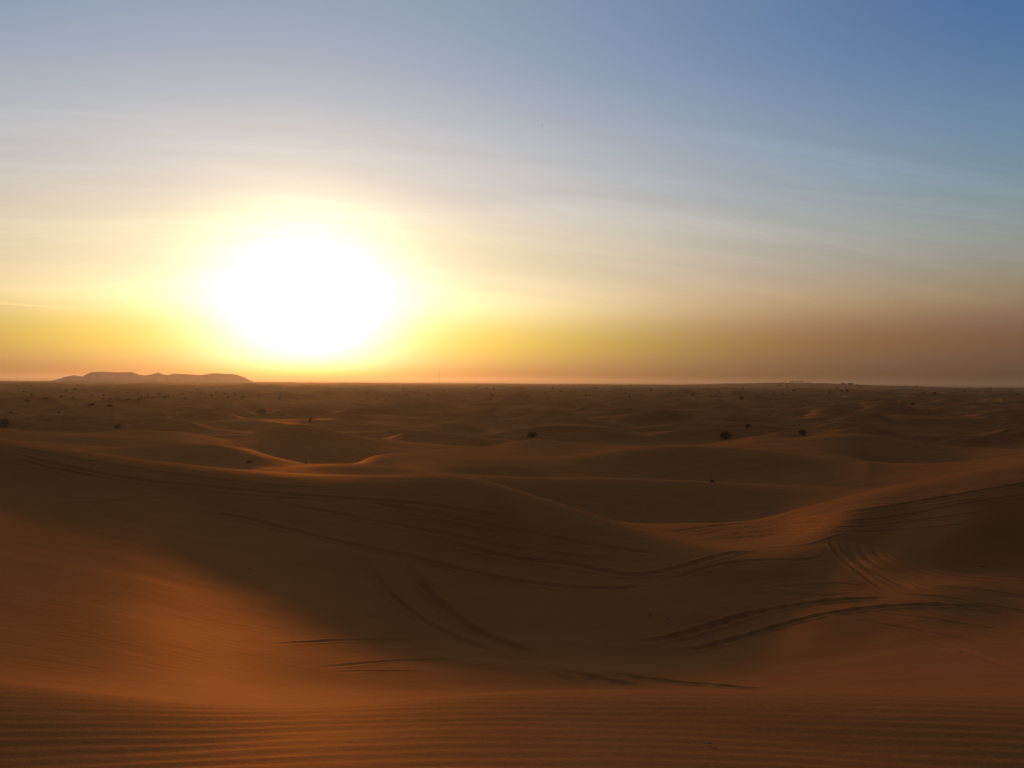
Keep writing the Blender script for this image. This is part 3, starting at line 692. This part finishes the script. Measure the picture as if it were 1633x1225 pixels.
# ---------------------------------------------------------------- lattice mast beyond the plain
a, s = pix(700.5, 593)
d = 2700.0; mx_, my_ = d*math.sin(a), d*math.cos(a); mz = ground_z(mx_, my_); mh = s*d-mz
root = link('lattice_mast', None); root.location = (mx_, my_, mz)
for sx in (-1, 1):
    for sy in (-1, 1):
        b = MB(); b.tube([(sx*2.6, sy*2.6, -1), (sx*.9, sy*.9, mh*.6), (sx*.3, sy*.3, mh)], [.22, .18, .12], 6); link('leg', b.mesh('leg', steelm), root)
b = MB()
for k in range(14):
    def hw(t): return 2.6+(.9-2.6)*t/.6 if t < .6 else .9+(.3-.9)*(t-.6)/.4
    t0, t1 = k/14, (k+1)/14; w0, w1 = hw(t0), hw(t1)
    for q in range(4):
        c = [(-1, -1), (1, -1), (1, 1), (-1, 1)]; p0 = c[q]; p1 = c[(q+1) % 4]
        b.tube([(p0[0]*w0, p0[1]*w0, t0*mh), (p1[0]*w1, p1[1]*w1, t1*mh)], [.08, .08], 4)
        b.tube([(p1[0]*w0, p1[1]*w0, t0*mh), (p0[0]*w1, p0[1]*w1, t1*mh)], [.08, .08], 4)
link('bracing', b.mesh('bracing', steelm), root)
for hgt, ln in ((.70, 4), (.82, 3.4), (.93, 2.8)):
    b = MB(); b.tube([(-ln, 0, mh*hgt), (0, 0, mh*hgt+.5), (ln, 0, mh*hgt)], [.09, .16, .09], 5); link('cross_arm', b.mesh('cross_arm', steelm), root)
tag(root, 'thin faint lattice mast rising above the horizon right of the sun glow', 'mast')

# ---------------------------------------------------------------- small things lying on the sand
def scrap(px, py, size, label, name, mat, seed, cat='litter'):
    p, d = ray_hit(px, py); r = random.Random(seed)
    n = 5; vs = []; fs = []
    for i in range(n+1):
        for j in range(n+1):
            u, v = i/n-.5, j/n-.5
            vs.append(Vector((u*size*(1+.2*r.uniform(-1, 1)), v*size*.7, abs(u*v)*size*1.1+r.uniform(0, .28)*size)))
    for i in range(n):
        for j in range(n): fs.append((i*(n+1)+j, (i+1)*(n+1)+j, (i+1)*(n+1)+j+1, i*(n+1)+j+1))
    b = MB(); b.add(vs, fs); me = b.mesh(name, mat); o = link(name, me)
    md = o.modifiers.new('thickness', 'SOLIDIFY'); md.thickness = size*.03
    o.location = (p.x, p.y, ground_z(p.x, p.y)+.004); o.rotation_euler = (0, 0, r.uniform(0, 6))
    tag(o, label, cat)
scrap(1036, 981, .10, 'small pale crumpled wrapper on the dark shaded dune face', 'crumpled_wrapper', paperm, 1)
scrap(1567, 904, .15, 'small crumpled foil scrap at the foot of the dark right-hand dune', 'crumpled_wrapper', paperm, 2)
def pebble(px, py, size, label, seed, flat=.5):
    p, d = ray_hit(px, py); r = random.Random(seed); b = MB(); vs = []; fs = []; nu, nv = 10, 6
    for i in range(nv+1):
        th = math.pi*i/nv
        for j in range(nu):
            ph = 2*math.pi*j/nu; q = 1+.18*math.sin(2*ph+seed)+.1*r.uniform(-1, 1)
            vs.append((math.sin(th)*math.cos(ph)*size*.6*q, math.sin(th)*math.sin(ph)*size*.42*q, math.cos(th)*size*.5*flat))
    for i in range(nv):
        for j in range(nu): fs.append((i*nu+j, (i+1)*nu+j, (i+1)*nu+(j+1) % nu, i*nu+(j+1) % nu))
    b.add(vs, fs); o = link('pebble', b.mesh('pebble', twigm, True))
    o.location = (p.x, p.y, ground_z(p.x, p.y)+size*.12); tag(o, label, 'pebble')
pebble(1065, 985, .09, 'dark pebble right of the pale wrapper on the shaded dune face', 3)
pebble(398, 906, .10, 'lone small pebble on the smooth left slope of the bowl', 4)
# twig on the near ripples
p, d = ray_hit(1130, 1188)
b = MB(); b.tube([(-.022, 0, .003), (-.008, .002, .007), (.006, -.001, .009), (.014, .003, .006)], [.0016, .003, .0045, .003], 7)
b.tube([(-.006, .002, .007), (.0, .008, .011)], [.0018, .0008], 5)
o = link('twig', b.mesh('twig', twigm, True)); o.location = (p.x, p.y, ground_z(p.x, p.y)+.002); o.rotation_euler = (0, 0, -.2)
tag(o, 'tiny bleached twig lying on the nearest wind ripples', 'twig')

# ---------------------------------------------------------------- distant bird
a, s = pix(865, 201); d = 330.0
root = link('bird', None); root.location = (d*math.sin(a), d*math.cos(a), s*d); root.rotation_euler = (0.1, .25, 1.1)
b = MB(); b.tube([(-.02, .26, 0), (0, .2, .01), (0, .08, 0), (0, -.08, 0), (0, -.2, 0), (0, -.32, .0)], [.008, .03, .055, .05, .025, .012], 8)
link('body', b.mesh('body', featherm, True), root)
for sx in (-1, 1):
    top_ = [(0, .08, .02), (sx*.2, .12, .09), (sx*.42, .04, .10), (sx*.6, -.10, .06), (sx*.38, -.06, .09), (sx*.18, -.06, .07), (0, -.08, .02)]
    vs = [Vector(v) for v in top_]+[Vector(v)-Vector((0, 0, .012)) for v in top_]; n = len(top_)
    fs = [tuple(range(n)), tuple(range(2*n-1, n-1, -1))]+[(k, (k+1) % n, n+(k+1) % n, n+k) for k in range(n)]
    b = MB(); b.add(vs, fs); link('wing', b.mesh('wing', featherm), root)
tag(root, 'tiny dark bird flying high in the clear blue sky', 'bird')

# ---------------------------------------------------------------- haze
HZD, HZC, HZA = 1.4e-4, (0.76, 0.60, 0.41, 1), 0.72
b = MB(); zb, zt = float(Z.min())-1.5, 38.0
b.box((0, 0, (zb+zt)/2), (92000, 92000, zt-zb))
m = bpy.data.materials.new('haze'); m.use_nodes = True; m.node_tree.nodes.clear()
vo = m.node_tree.nodes.new('ShaderNodeVolumePrincipled'); ou = m.node_tree.nodes.new('ShaderNodeOutputMaterial')
vo.inputs['Color'].default_value = HZC; vo.inputs['Density'].default_value = HZD; vo.inputs['Anisotropy'].default_value = HZA
m.node_tree.links.new(vo.outputs[0], ou.inputs['Volume'])
hz_ob = link('haze', b.mesh('haze', m)); tag(hz_ob, kind='stuff')
